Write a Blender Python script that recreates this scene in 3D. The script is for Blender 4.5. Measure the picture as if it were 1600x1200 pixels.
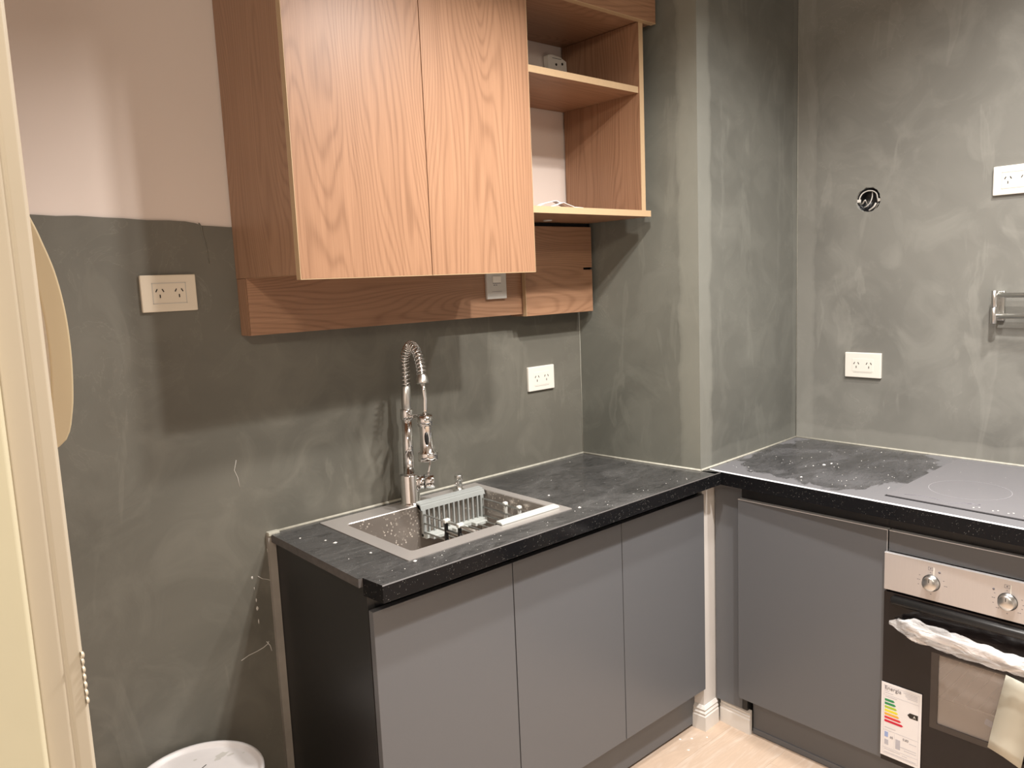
import bpy, bmesh, math, random
from mathutils import Vector, Matrix
random.seed(7)
S = bpy.context.scene
C = S.collection
for o in list(bpy.data.objects):
    bpy.data.objects.remove(o)
R = math.radians

# ------------------------------------------------------------------ camera
cam_d = bpy.data.cameras.new('camera')
cam_d.sensor_width = 36.0
cam_d.lens = 1218.69 * 36 / 1600
cam_d.clip_start = 0.02
cam = bpy.data.objects.new('camera', cam_d)
C.objects.link(cam)
cam.location = (0, -1.8902, 1.4985)
cam.rotation_euler = (R(82.4695), R(2.38894), R(-41.596))
S.camera = cam

# ------------------------------------------------------------------ light
S.view_settings.view_transform = 'Standard'
S.view_settings.look = 'None'
S.view_settings.gamma = 1
S.view_settings.use_curve_mapping = False
S.view_settings.exposure = 0.0
w = bpy.data.worlds.new('world')
S.world = w
w.use_nodes = True
w.node_tree.nodes['Background'].inputs[0].default_value = (0.9, 0.85, 0.8, 1)
w.node_tree.nodes['Background'].inputs[1].default_value = 0.05


def lamp(name, loc, power, size, col, target=None, spread=180):
    d = bpy.data.lights.new(name, 'AREA')
    d.shape = 'DISK'
    d.size = size
    d.energy = power
    d.color = col
    d.spread = R(spread)
    o = bpy.data.objects.new(name, d)
    C.objects.link(o)
    o.location = loc
    if target:
        o.rotation_euler = (Vector(target) - Vector(loc)).to_track_quat('-Z', 'Y').to_euler()
    return o


NEUTRAL = (1.0, 0.955, 0.91)
lamp('ceiling_or_fill_light', (1.25, -0.97, 2.35), 20, 0.07, NEUTRAL, spread=155)
lamp('ceiling_or_fill_light', (1.49, -1.54, 2.74), 40, 0.08, NEUTRAL, spread=136)
lamp('ceiling_or_fill_light', (2.00, -1.60, 2.74), 23, 0.10, NEUTRAL, spread=136)  # added fill lamp without a known fixture, brightens right wall and base doors
lamp('hall_light', (-0.25, -2.35, 2.45), 13, 0.25, (1.0, 0.90, 0.76), target=(.7, -1.1, .9), spread=150)


# ------------------------------------------------------------------ materials
class NT:
    def __init__(s, name):
        s.m = bpy.data.materials.new(name)
        s.m.use_nodes = True
        s.t = s.m.node_tree
        s.b = s.t.nodes['Principled BSDF']

    def n(s, typ, **k):
        x = s.t.nodes.new(typ)
        for a, v in k.items():
            if a.startswith('i_'):
                key = a[2:]
                key = int(key) if key.isdigit() else key.replace('_', ' ')
                s.set(x.inputs[key], v)
            else:
                setattr(x, a, v)
        return x

    def set(s, inp, v):
        if isinstance(v, bpy.types.NodeSocket):
            s.t.links.new(v, inp)
        elif isinstance(v, tuple) and len(v) == 3 and inp.type == 'RGBA':
            inp.default_value = (*v, 1)
        else:
            inp.default_value = v

    def P(s, **k):
        for a, v in k.items():
            s.set(s.b.inputs[a.replace('_', ' ')], v)

    def coord(s, scale=(1, 1, 1), loc=(0, 0, 0), rot=(0, 0, 0)):
        c = s.n('ShaderNodeTexCoord')
        m = s.n('ShaderNodeMapping')
        s.set(m.inputs[0], c.outputs['Object'])
        m.inputs['Scale'].default_value = scale
        m.inputs['Location'].default_value = loc
        m.inputs['Rotation'].default_value = rot
        return m.outputs[0]

    def noise(s, vec, scale, detail=4, rough=.5, dist=0.0):
        x = s.n('ShaderNodeTexNoise', i_Vector=vec, i_Scale=scale, i_Detail=detail, i_Roughness=rough, i_Distortion=dist)
        return x.outputs['Fac']

    def ramp(s, fac, stops, interp='LINEAR'):
        x = s.n('ShaderNodeValToRGB')
        s.set(x.inputs[0], fac)
        e = x.color_ramp.elements
        x.color_ramp.interpolation = interp
        while len(e) < len(stops):
            e.new(0.5)
        for i, (p, c) in enumerate(stops):
            e[i].position = p
            e[i].color = (*c, 1) if isinstance(c, tuple) else (c, c, c, 1)
        return x.outputs[0]

    def math(s, op, a, b=0.0, c=0.0):
        x = s.n('ShaderNodeMath', operation=op)
        s.set(x.inputs[0], a)
        s.set(x.inputs[1], b)
        s.set(x.inputs[2], c)
        return x.outputs[0]

    def mix(s, f, a, b, mode='MIX'):
        x = s.n('ShaderNodeMix', data_type='RGBA', blend_type=mode)
        s.set(x.inputs[0], f)
        s.set(x.inputs[6], a)
        s.set(x.inputs[7], b)
        return x.outputs[2]

    def bump(s, h, strength=.3, dist=.01):
        x = s.n('ShaderNodeBump', i_Height=h, i_Strength=strength, i_Distance=dist)
        s.P(Normal=x.outputs[0])

    def xyz(s, vec):
        x = s.n('ShaderNodeSeparateXYZ')
        s.set(x.inputs[0], vec)
        return x.outputs


def plain(name, col, rough=.5, metal=0.0, nz=0.06, spec=.5, scale=40, bump=0.0):
    t = NT(name)
    v = t.coord()
    f = t.noise(v, scale, 3)
    c2 = tuple(max(0, c * (1 - nz * 2)) for c in col)
    t.P(Base_Color=t.mix(f, c2, col), Roughness=rough, Metallic=metal)
    t.b.inputs['Specular IOR Level'].default_value = spec
    if bump:
        t.bump(f, bump, .002)
    return t.m


def wood(name, grain, light, dark, seed=0.0, freq=34, rough=.42, amp=5.0):
    """grain: 'x','y' or 'z' = direction the grain runs in object space"""
    t = NT(name)
    v = t.coord(loc=(seed, seed * .7, seed * 1.3))
    x, y, z = t.xyz(v)
    if grain == 'z':
        cr, al = t.math('ADD', x, y), z
    elif grain == 'x':
        cr, al = t.math('ADD', z, y), x
    else:
        cr, al = t.math('ADD', z, x), y
    comb = t.n('ShaderNodeCombineXYZ')
    t.set(comb.inputs[0], cr)
    t.set(comb.inputs[1], t.math('MULTIPLY', al, .17))
    big = t.noise(comb.outputs[0], 5.5, 1.5, .5, .2)
    v2 = t.math('MULTIPLY_ADD', big, amp * 6.5, t.math('MULTIPLY', cr, freq * 1.9))
    rings = t.math('SINE', t.math('MULTIPLY', v2, 6.28))
    rings = t.math('MULTIPLY_ADD', rings, .5, .5)
    rings = t.math('POWER', rings, 2.8)
    comb2 = t.n('ShaderNodeCombineXYZ')
    t.set(comb2.inputs[0], t.math('MULTIPLY', cr, 1.0))
    t.set(comb2.inputs[1], t.math('MULTIPLY', al, .02))
    fine = t.noise(comb2.outputs[0], 330, 3, .6)
    streak = t.noise(comb2.outputs[0], 60, 4, .65)
    f = t.math('MULTIPLY_ADD', rings, .22, t.math('MULTIPLY', fine, .46))
    f = t.math('MULTIPLY_ADD', streak, .56, f)
    col = t.ramp(f, [(.28, light), (.62, tuple((a + b) / 2 for a, b in zip(light, dark))), (.95, dark)])
    broad = t.noise(comb.outputs[0], 3.0, 2)
    col = t.mix(t.math('MULTIPLY', broad, .30), col, tuple(c * .72 for c in light))
    t.P(Base_Color=col, Roughness=rough)
    t.b.inputs['Specular IOR Level'].default_value = .4
    t.bump(fine, .12, .001)
    return t.m


WL, WD = (.400, .225, .132), (.190, .094, .050)
M = {}
M['wood_v'] = wood('oak_laminate_vertical', 'z', WL, WD, .3)
M['wood_v2'] = wood('oak_laminate_vertical_second', 'z', WL, WD, 4.45)
M['wood_h'] = wood('oak_laminate_horizontal', 'x', WL, WD, 2.1)
M['wood_h2'] = wood('oak_laminate_horizontal_second', 'x', WL, WD, 7.7)
M['wood_side'] = wood('oak_laminate_side', 'z', (.42, .245, .150), (.22, .115, .066), 9.2)
M['edge'] = plain('pale_oak_edge_band', (.50, .35, .205), .5, nz=.05, scale=120)
M['black_gap'] = plain('dark_void', (.008, .008, .008), .8)


def coat(name, bands=(), base=(.165, .158, .138), seed=0.0):
    """grey trowelled cement render; bands = (axis, value, half width) of paler patched strips"""
    t = NT(name)
    v = t.coord(loc=(seed, seed, seed))
    raw = t.coord()
    n1 = t.noise(v, 1.7, 5, .55, .6)
    n2 = t.noise(v, 6.5, 6, .6, 1.1)
    n3 = t.noise(t.coord(scale=(1, 1, .28), loc=(seed, 0, 3)), 9, 4, .55, .8)
    lo = tuple(c * .80 for c in base)
    hi = tuple(c * 1.22 for c in base)
    col = t.mix(t.ramp(n1, [(.32, 0.0), (.68, 1.0)]), lo, hi)
    col = t.mix(t.math('MULTIPLY', t.ramp(n2, [(.46, 0.0), (.66, 1.0)]), .45), col, tuple(c * 1.38 for c in base))
    col = t.mix(t.math('MULTIPLY', t.ramp(n3, [(.58, 0.0), (.62, 1.0), (.70, .3)]), .17), col, tuple(c * 1.9 for c in base))
    # thin pale trowel lines
    line = t.math('ABSOLUTE', t.math('SUBTRACT', n2, .52))
    line = t.ramp(line, [(0.0, 1.0), (.006, 0.0)])
    line = t.math('MULTIPLY', line, t.ramp(n1, [(.5, 0.0), (.62, .35)]))
    col = t.mix(line, col, tuple(c * 2.0 for c in base))
    xyz = t.xyz(raw)
    jit = t.math('MULTIPLY', t.math('SUBTRACT', t.noise(v, 8, 4), .5), .05)
    for ax, val, hw, amt in bands:
        d = t.math('ABSOLUTE', t.math('SUBTRACT', xyz['xyz'.index(ax)], val))
        d = t.math('ADD', d, jit)
        m = t.ramp(t.math('DIVIDE', d, hw * 1.6), [(.55, 1.0), (.66, .55), (.70, 0.0)])
        col = t.mix(t.math('MULTIPLY', m, amt), col, tuple(c * 1.7 for c in base))
    t.P(Base_Color=col, Roughness=t.math('MULTIPLY_ADD', n2, .25, .42))
    t.b.inputs['Specular IOR Level'].default_value = .35
    h = t.math('ADD', n2, t.math('MULTIPLY', n3, .6))
    t.bump(h, .16, .006)
    return t.m


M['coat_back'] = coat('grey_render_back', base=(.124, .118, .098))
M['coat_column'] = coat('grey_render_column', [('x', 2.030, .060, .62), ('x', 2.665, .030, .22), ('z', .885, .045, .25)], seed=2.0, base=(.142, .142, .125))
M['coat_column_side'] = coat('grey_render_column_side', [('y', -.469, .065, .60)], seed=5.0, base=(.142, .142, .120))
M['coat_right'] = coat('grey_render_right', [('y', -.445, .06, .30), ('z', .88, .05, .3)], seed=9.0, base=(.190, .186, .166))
M['white_wall'] = plain('pinkish_white_wall', (.78, .68, .61), .75, nz=.05, scale=3, bump=.1)
M['ceiling'] = plain('white_ceiling', (.74, .73, .72), .8, scale=4)
M['white_post'] = plain('white_painted_plaster', (.72, .68, .64), .5, nz=.05, scale=12)
M['cream'] = plain('cream_gloss_paint', (.80, .74, .54), .40, nz=.04, scale=9, bump=.25)
M['cream_frame'] = plain('pinkish_cream_frame_paint', (.62, .54, .42), .38, nz=.05, scale=9, bump=.25)
M['plaster_strip'] = plain('raw_plaster_strip', (.34, .31, .27), .8, nz=.2, scale=14)
M['sealant'] = plain('cream_grout_bead', (.54, .52, .44), .6, nz=.25, scale=60)
M['grey_door'] = plain('slate_grey_laminate', (.125, .129, .138), .34, nz=.02, scale=200)
M['grey_dark'] = plain('charcoal_melamine', (.017, .0165, .0165), .38, nz=.05)
M['edge_highlight'] = plain('pale_edge_painted_highlight', (.80, .80, .82), .35, nz=.02)  # pale edge colour, raised to paint in the highlight along edges
M['steel_profile'] = plain('black_profile', (.012, .012, .013), .3)
M['baseboard'] = plain('white_baseboard', (.76, .73, .69), .35, nz=.03)
M['plate'] = plain('white_plastic_plate', (.78, .75, .68), .35, nz=.02)
M['plate_warm_shade'] = plain('white_plate_warm_shade_tint', (.74, .66, .53), .4, nz=.02)  # white plate with the dim, warm light on it mixed into the colour
M['plate_grey'] = plain('pale_grey_plastic', (.56, .54, .50), .4, nz=.03)
M['slot'] = plain('black_slot', (.02, .016, .012), .6)
M['chrome'] = plain('chrome', (.86, .85, .84), .07, 1.0, nz=.01)
M['brushed'] = plain('brushed_nickel', (.70, .69, .66), .30, 1.0, nz=.05, scale=300)
M['plastic_grey'] = plain('sage_grey_plastic', (.315, .33, .32), .4, nz=.04)
M['plastic_pale'] = plain('pale_mint_plastic', (.48, .50, .475), .4, nz=.04)
M['clip_white'] = plain('white_clip_plastic', (.75, .76, .72), .4)
M['black_plastic'] = plain('black_plastic', (.012, .012, .012), .35)
M['oven_black'] = plain('black_glass', (.012, .009, .009), .10, nz=.02, spec=.35)
M['oven_inner'] = plain('oven_enamel', (.12, .10, .09), .4, nz=.2, scale=8)
M['window_border'] = plain('printed_glass_border', (.045, .036, .032), .10)
M['paper'] = plain('white_paper', (.82, .80, .80), .6, nz=.03)
M['paper_cream'] = plain('cream_paper', (.62, .60, .50), .6, nz=.06, scale=6)
M['ink'] = plain('grey_ink', (.18, .17, .19), .6)
M['ink_light'] = plain('pale_grey_ink', (.50, .50, .55), .6)
M['ink_blue'] = plain('pale_blue_ink', (.34, .44, .74), .6)
M['bucket'] = plain('white_bucket_plastic', (.74, .71, .70), .42, nz=.1, scale=9)
M['handset'] = plain('aged_cream_plastic', (.70, .58, .38), .33, nz=.08, scale=8)
M['conduit'] = plain('white_conduit', (.70, .67, .62), .45)
M['hob_mark'] = plain('pale_hob_print', (.42, .41, .43), .4)
M['crumb'] = plain('white_plaster_crumb', (.80, .78, .74), .8)
M['blue_tape'] = plain('blue_label', (.20, .32, .55), .5)


def granite(name, dust, dcol=(.34, .34, .35), wet=None, seed=0.0, rough=.10):
    t = NT(name)
    v = t.coord(loc=(seed, 0, 0))
    vo = t.n('ShaderNodeTexVoronoi', i_Vector=v, i_Scale=250.0)
    spk = t.math('MULTIPLY', t.ramp(vo.outputs['Distance'], [(.10, 1.0), (.24, 0.0)]),
                 t.ramp(t.noise(v, 110, 2), [(.52, 0.0), (.60, .7)]))
    base = t.mix(spk, (.008, .008, .009), (.30, .29, .27))
    if dust:
        n1 = t.noise(t.coord(scale=(1, 1.6, 1), loc=(seed, 1, 0), rot=(0, 0, .5)), 4.2, 5, .6, 1.4)
        n2 = t.noise(t.coord(scale=(1.0, 3.2, 1), loc=(seed, 4, 0), rot=(0, 0, -.35)), 11, 6, .65, 2.2)
        sm = t.ramp(n1, [(.30, .10), (.52, .45), (.66, 1.0)])
        st = t.ramp(n2, [(.36, .0), (.50, .55), (.56, .35), (.70, 1.0)])
        d = t.math('MULTIPLY', t.math('MULTIPLY_ADD', sm, .55, t.math('MULTIPLY', st, .5)), dust)
        if wet:
            # wiped wet blotch with a crisp edge, everything outside it is evenly dusty
            x, y, z = t.xyz(t.coord())
            dx = t.math('DIVIDE', t.math('SUBTRACT', x, wet[0]), wet[2])
            dy = t.math('DIVIDE', t.math('SUBTRACT', y, wet[1]), wet[3])
            rr = t.math('SQRT', t.math('ADD', t.math('MULTIPLY', dx, dx), t.math('MULTIPLY', dy, dy)))
            rr = t.math('MULTIPLY_ADD', t.math('SUBTRACT', t.noise(v, 7, 5, .6, .8), .5), 1.1, rr)
            outm = t.ramp(t.math('MULTIPLY', rr, .5), [(.48, 0.0), (.515, 1.0)])
            d = t.math('MAXIMUM', d, t.math('MULTIPLY', outm, .80))
        vs = t.n('ShaderNodeTexVoronoi', i_Vector=v, i_Scale=75.0)
        fl = t.math('MULTIPLY', t.ramp(vs.outputs['Distance'], [(.04, 1.0), (.07, 0.0)]), t.ramp(t.noise(v, 9, 2), [(.60, 0.0), (.64, .8)]))
        col = t.mix(d, base, dcol)
        col = t.mix(fl, col, (.55, .54, .52))
        t.P(Base_Color=col, Roughness=t.math('MULTIPLY_ADD', d, .35, rough + .04))
    else:
        t.P(Base_Color=base, Roughness=rough)
    t.b.inputs['Specular IOR Level'].default_value = .5 if dust else .16
    return t.m


M['granite_top'] = granite('black_granite_dusty_top', .50, (.21, .205, .20))
M['granite_right'] = granite('black_granite_dusty_right', .62, (.185, .182, .192), wet=(2.42 - 2.35, -.73 + 1.0, .33, .30), seed=3.0)
M['granite_edge'] = granite('black_granite_polished_edge', 0)
M['granite_raw'] = plain('sawn_granite_edge', (.11, .10, .095), .6, nz=.25, scale=60)
M['hob'] = plain('dusty_black_ceramic_glass', (.175, .17, .18), .26, nz=.06, scale=3)


def steel(name, col, rough, drops=False):
    t = NT(name)
    n = t.noise(t.coord(scale=(1, 30, 1)), 30, 3)
    c = t.mix(t.math('MULTIPLY', n, .35), col, tuple(k * .75 for k in col))
    if drops:
        v = t.coord()
        vo = t.n('ShaderNodeTexVoronoi', i_Vector=v, i_Scale=110.0)
        f = t.math('MULTIPLY', t.ramp(vo.outputs['Distance'], [(.16, 1.0), (.32, 0.0)]), t.ramp(t.noise(v, 14, 3), [(.38, 0.0), (.50, .9)]))
        c = t.mix(f, c, (.75, .68, .60))
        t.bump(f, .4, .002)
        r = t.math('MULTIPLY_ADD', f, .3, rough)
    else:
        r = rough
    t.P(Base_Color=c, Metallic=.72, Roughness=r)
    return t.m


M['sink_rim'] = steel('satin_steel_rim', (.70, .66, .63), .36)
M['sink_bowl'] = steel('wet_steel_bowl', (.42, .37, .33), .30, True)
M['panel_steel'] = steel('pinkish_brushed_steel', (.70, .67, .66), .40)


def floor_mat():
    t = NT('pale_oak_floor')
    oi = t.n('ShaderNodeObjectInfo')
    v = t.n('ShaderNodeVectorMath', operation='ADD')
    c = t.n('ShaderNodeTexCoord')
    t.set(v.inputs[0], c.outputs['Object'])
    cc = t.n('ShaderNodeCombineXYZ')
    t.set(cc.inputs[0], t.math('MULTIPLY', oi.outputs['Random'], 20))
    t.set(v.inputs[1], cc.outputs[0])
    m = t.n('ShaderNodeMapping')
    t.set(m.inputs[0], v.outputs[0])
    m.inputs['Scale'].default_value = (.5, 3.0, 1)
    n = t.noise(m.outputs[0], 5, 5, .6, 1.6)
    n2 = t.noise(m.outputs[0], 30, 3, .6)
    col = t.ramp(t.math('MULTIPLY_ADD', n2, .3, t.math('MULTIPLY', n, .7)), [(.3, (.62, .475, .36)), (.5, (.53, .40, .30)), (.7, (.66, .55, .46))])
    t.P(Base_Color=col, Roughness=.42)
    return t.m


M['floor'] = floor_mat()


def film():
    t = NT('crinkled_clear_film')
    n = t.noise(t.coord(scale=(1, .45, 1.3)), 30, 3, .55, 1.2)
    n2 = t.noise(t.coord(scale=(1, .3, 1), rot=(.5, 0, 0)), 22, 2, .5, .8)
    a = t.ramp(n2, [(.35, .22), (.50, .42), (.56, .85), (.64, .35)])
    t.P(Base_Color=(.90, .88, .87), Roughness=.20, Alpha=a)
    t.b.inputs['Specular IOR Level'].default_value = .9
    t.bump(n, .8, .012)
    return t.m


M['film'] = film()


def glass_dark():
    t = NT('smoked_oven_glass')
    t.P(Base_Color=(.52, .45, .40), Roughness=.03, Alpha=.42)
    t.b.inputs['Specular IOR Level'].default_value = .7
    return t.m


M['oven_glass'] = glass_dark()


# ------------------------------------------------------------------ geometry helpers
class MB:
    def __init__(s):
        s.bm = bmesh.new()

    def box(s, x0, x1, y0, y1, z0, z1, rot=None, mi=0):
        vs = [s.bm.verts.new(p) for p in [(x0, y0, z0), (x1, y0, z0), (x1, y1, z0), (x0, y1, z0), (x0, y0, z1), (x1, y0, z1), (x1, y1, z1), (x0, y1, z1)]]
        if rot:
            mt, pv = rot
            for q in vs:
                q.co = mt @ (q.co - Vector(pv)) + Vector(pv)
        for f in [(0, 3, 2, 1), (4, 5, 6, 7), (0, 1, 5, 4), (1, 2, 6, 5), (2, 3, 7, 6), (3, 0, 4, 7)]:
            s.bm.faces.new([vs[i] for i in f]).material_index = mi
        return s

    def prism(s, poly, a, b, axis='z', mi=0, top_mi=None):
        """poly in the two other axes (xy for z, yz for x, xz for y)"""
        def mk(p, h):
            if axis == 'z':
                return (p[0], p[1], h)
            if axis == 'x':
                return (h, p[0], p[1])
            return (p[0], h, p[1])
        lo = [s.bm.verts.new(mk(p, a)) for p in poly]
        hi = [s.bm.verts.new(mk(p, b)) for p in poly]
        s.bm.faces.new(lo[::-1]).material_index = mi
        s.bm.faces.new(hi).material_index = mi if top_mi is None else top_mi
        n = len(poly)
        for i in range(n):
            s.bm.faces.new([lo[i], lo[(i + 1) % n], hi[(i + 1) % n], hi[i]]).material_index = mi
        return s

    def ring(s, c, ax, prof, seg=32, mi=0, smooth=True):
        """lathe: prof = [(radius, height)] about axis ax from c"""
        ax = Vector(ax).normalized()
        u = ax.orthogonal().normalized()
        v = ax.cross(u)
        c = Vector(c)
        rows = []
        for r, h in prof:
            if r < 1e-6:
                rows.append([s.bm.verts.new(c + ax * h)])
            else:
                rows.append([s.bm.verts.new(c + ax * h + (u * math.cos(t) + v * math.sin(t)) * r) for t in [2 * math.pi * k / seg for k in range(seg)]])
        for a, b in zip(rows, rows[1:]):
            for k in range(seg):
                k2 = (k + 1) % seg
                if len(a) == 1 and len(b) == 1:
                    continue
                if len(a) == 1:
                    f = s.bm.faces.new([a[0], b[k], b[k2]])
                elif len(b) == 1:
                    f = s.bm.faces.new([a[k], a[k2], b[0]])
                else:
                    f = s.bm.faces.new([a[k], a[k2], b[k2], b[k]])
                f.smooth = smooth
                f.material_index = mi
        return s

    def cyl(s, a, b, r, r2=None, seg=20, ch=0.0):
        a, b = Vector(a), Vector(b)
        L = (b - a).length
        r2 = r if r2 is None else r2
        pr = [(0, 0), (r - ch, 0), (r, ch), (r2, L - ch), (r2 - ch, L), (0, L)] if ch else [(0, 0), (r, 0), (r2, L), (0, L)]
        return s.ring(a, b - a, pr, seg)

    def tube(s, pts, r, seg=8, closed=False):
        pts = [Vector(p) for p in pts]
        n = len(pts)
        rr = r if isinstance(r, (list, tuple)) else [r] * n
        rows = []
        u = None
        for i, p in enumerate(pts):
            t = (pts[(i + 1) % n] if (i < n - 1 or closed) else p) - (pts[i - 1] if (i > 0 or closed) else p)
            t.normalize()
            if u is None:
                u = t.orthogonal().normalized()
            else:
                u = (u - t * u.dot(t)).normalized()
            v = t.cross(u)
            rows.append([s.bm.verts.new(p + (u * math.cos(q) + v * math.sin(q)) * rr[i]) for q in [2 * math.pi * k / seg for k in range(seg)]])
        prs = list(zip(rows, rows[1:])) + ([(rows[-1], rows[0])] if closed else [])
        for a, b in prs:
            for k in range(seg):
                f = s.bm.faces.new([a[k], a[(k + 1) % seg], b[(k + 1) % seg], b[k]])
                f.smooth = True
        if not closed:
            s.bm.faces.new(rows[0][::-1])
            s.bm.faces.new(rows[-1])
        return s

    def build(s, name, mats, parent=None, bevel=0.0, sharp=True):
        bmesh.ops.recalc_face_normals(s.bm, faces=s.bm.faces)
        me = bpy.data.meshes.new(name)
        if parent is not None:
            bmesh.ops.translate(s.bm, verts=s.bm.verts, vec=-world_loc(parent))
        s.bm.to_mesh(me)
        s.bm.free()
        for m in (mats if isinstance(mats, (list, tuple)) else [mats]):
            me.materials.append(M[m])
        o = bpy.data.objects.new(name, me)
        C.objects.link(o)
        if parent is not None:
            o.parent = parent
        if bevel:
            b = o.modifiers.new('bevel', 'BEVEL')
            b.width = bevel
            b.segments = 2
            b.limit_method = 'ANGLE'
        return o


def world_loc(o):
    v = Vector((0, 0, 0))
    while o is not None:
        v += o.location
        o = o.parent
    return v


def thing(name, label, cat, loc=(0, 0, 0), group=None):
    o = bpy.data.objects.new(name, None)
    o.empty_display_size = .05
    C.objects.link(o)
    o.location = loc
    o['label'] = label
    o['category'] = cat
    if group:
        o['group'] = group
    return o


def tag(o, label, cat, group=None):
    o['label'] = label
    o['category'] = cat
    if group:
        o['group'] = group
    return o


def struct(o):
    o['kind'] = 'structure'
    return o


def text(name, body, size, loc, rot, mat, parent, extrude=.0002):
    cu = bpy.data.curves.new(name, 'FONT')
    cu.body = body
    cu.size = size
    cu.extrude = extrude
    cu.materials.append(M[mat])
    tmp = bpy.data.objects.new('tmp', cu)
    C.objects.link(tmp)
    me = bpy.data.meshes.new_from_object(tmp)
    bpy.data.objects.remove(tmp)
    o = bpy.data.objects.new(name, me)
    C.objects.link(o)
    o.parent = parent
    o.location = Vector(loc) - world_loc(parent)
    o.rotation_euler = rot
    return o


# ================================================================== ROOM
CT = .8785          # worktop height
XR = 2.667          # right wall face
HC = 2.80           # ceiling

fl = struct(MB().box(-1.7, 2.9, -3.3, .1, -.06, -.006).build('floor', 'floor'))
y = -3.25
row = 0
while y < -.02:
    x = -1.6 - (row * .37) % 1.1
    while x < 2.66:
        a, b = max(x, -1.6), min(x + 1.22, 2.66)
        if b - a > .05:
            o = MB().box(a + .0002, b - .0002, y + .0002, y + .1948, -.006, 0).build('plank', 'floor', fl, bevel=.0004)
        x += 1.22
    y += .195
    row += 1
struct(MB().box(-1.7, 2.9, -3.3, .1, HC, HC + .05).build('ceiling', 'ceiling'))
wb = struct(MB().box(-1.7, 2.9, .004, .12, -.02, HC).build('wall_back', 'white_wall'))
# grey render skim on the back wall, ragged upper edge
top = [(.00, 1.677), (.10, 1.679), (.20, 1.676), (.30, 1.678), (.367, 1.676), (.40, 1.6745), (.439, 1.676), (.49, 1.6735), (.53, 1.6725), (.582, 1.669),
       (.63, 1.6695), (.665, 1.668), (.690, 1.664), (.703, 1.659), (.73, 1.658), (.769, 1.656), (.9, 1.66), (1.4, 1.66), (2.03, 1.66)]
mb = MB()
bmm = mb.bm
fr = [bmm.verts.new((x, 0, z)) for x, z in top]
bk = [bmm.verts.new((x, .004, z)) for x, z in top]
lo = [bmm.verts.new((x, 0, -.0)) for x, z in top]
for i in range(len(top) - 1):
    bmm.faces.new([lo[i], lo[i + 1], fr[i + 1], fr[i]])
    bmm.faces.new([fr[i], fr[i + 1], bk[i + 1], bk[i]])
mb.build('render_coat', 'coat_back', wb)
mb = MB()
mb.tube([(.697, -.0003, 1.665), (.702, -.0006, 1.655), (.703, -.0006, 1.64), (.708, -.0006, 1.62), (.709, -.0006, 1.60), (.713, -.0004, 1.57)], [.0012, .0024, .0018, .0015, .0022, .0008], 6)
mb.build('render_ridge', 'coat_back', wb)

# column in the corner: white plaster body with a render skin above worktop level
col = struct(MB().prism([(1.990, .004), (2.034, -.466), (2.70, -.434), (2.70, .004)], 0, HC, mi=0).build('wall_column', 'white_post'))
MB().prism([(1.9835, .0), (2.025, -.469), (2.0345, -.4655), (1.9905, .0)], CT - .04, HC).build('render_coat', 'coat_column_side', col)
MB().prism([(2.025, -.469), (2.6665, -.441), (2.6665, -.436), (2.0345, -.4655)], CT - .04, HC).build('render_coat', 'coat_column', col)

# right wall with a round hole for an open junction box
HY, HZ, HR = -.694, 1.7175, .0405


def wall_right():
    mb = MB()
    b = mb.bm
    y0, y1, z0, z1 = -3.3, -.436, 0, HC
    h = .07
    n = 32
    sq, ci, inn = [], [], []
    rr = random.Random(3)
    for k in range(n):
        a = 2 * math.pi * k / n
        c, s_ = math.cos(a), math.sin(a)
        q = h / max(abs(c), abs(s_))
        sq.append(b.verts.new((XR, HY + c * q, HZ + s_ * q)))
        r = HR * (1 + rr.uniform(-.05, .06))
        ci.append(b.verts.new((XR, HY + c * r, HZ + s_ * r)))
        inn.append(b.verts.new((XR + .006, HY + c * HR * .97, HZ + s_ * HR * .97)))
    for k in range(n):
        k2 = (k + 1) % n
        b.faces.new([sq[k], sq[k2], ci[k2], ci[k]])
        b.faces.new([ci[k], ci[k2], inn[k2], inn[k]])

    def quad(ya, yb, za, zb):
        b.faces.new([b.verts.new((XR, p, q)) for p, q in [(ya, za), (yb, za), (yb, zb), (ya, zb)]])
    quad(y0, HY - h, z0, z1)
    quad(HY + h, y1, z0, z1)
    quad(HY - h, HY + h, z0, HZ - h)
    quad(HY - h, HY + h, HZ + h, z1)
    return mb


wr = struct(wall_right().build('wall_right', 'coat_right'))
MB().box(XR + .06, XR + .15, -3.3, .1, 0, HC).build('masonry', 'white_wall', wr)
struct(MB().box(-1.7, 2.9, -3.35, -3.25, 0, HC).build('wall_front', 'ceiling'))
struct(MB().box(-1.75, -1.65, -3.3, -1.43, 0, HC).build('wall_hall', 'ceiling'))
# left wall that ends in the door jamb, with its moulded casing
wl = struct(MB().box(-1.7, .050, -1.43, 0.003, 0, HC).build('wall_left', 'white_wall'))
MB().prism([(-.10, -1.431), (-.10, -1.4530), (.0590, -1.4530), (.0606, -1.4518), (.0610, -1.4500), (.0610, -1.431)], 0, 2.5).build('plaster_edge', 'cream', wl, bevel=.0006)
struct(MB().prism([(.0612, -1.4475), (.0722, -1.4470), (.0738, -1.4458), (.0752, -1.4466),
                   (.0812, -1.4460), (.0832, -1.4430), (.0832, -1.425), (.0612, -1.425)], 0, 2.4).build('trim_1', 'cream_frame', bevel=.0006))
# paint blobs on the casing edge
mb = MB()
rr = random.Random(5)
for k in range(7):
    z = 1.288 + k * .0043
    mb.ring((.0827, -1.4455 + rr.uniform(-.001, .001), z), (1, 0, 0), [(.0020, -.001), (.0018, .0001), (.0010, .0005), (0, .0006)], 10)
mb.build('paint_blobs', 'cream_frame', bpy.data.objects['trim_1'])

# grout / sealant beads where worktops meet the walls
B = .0045


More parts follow.
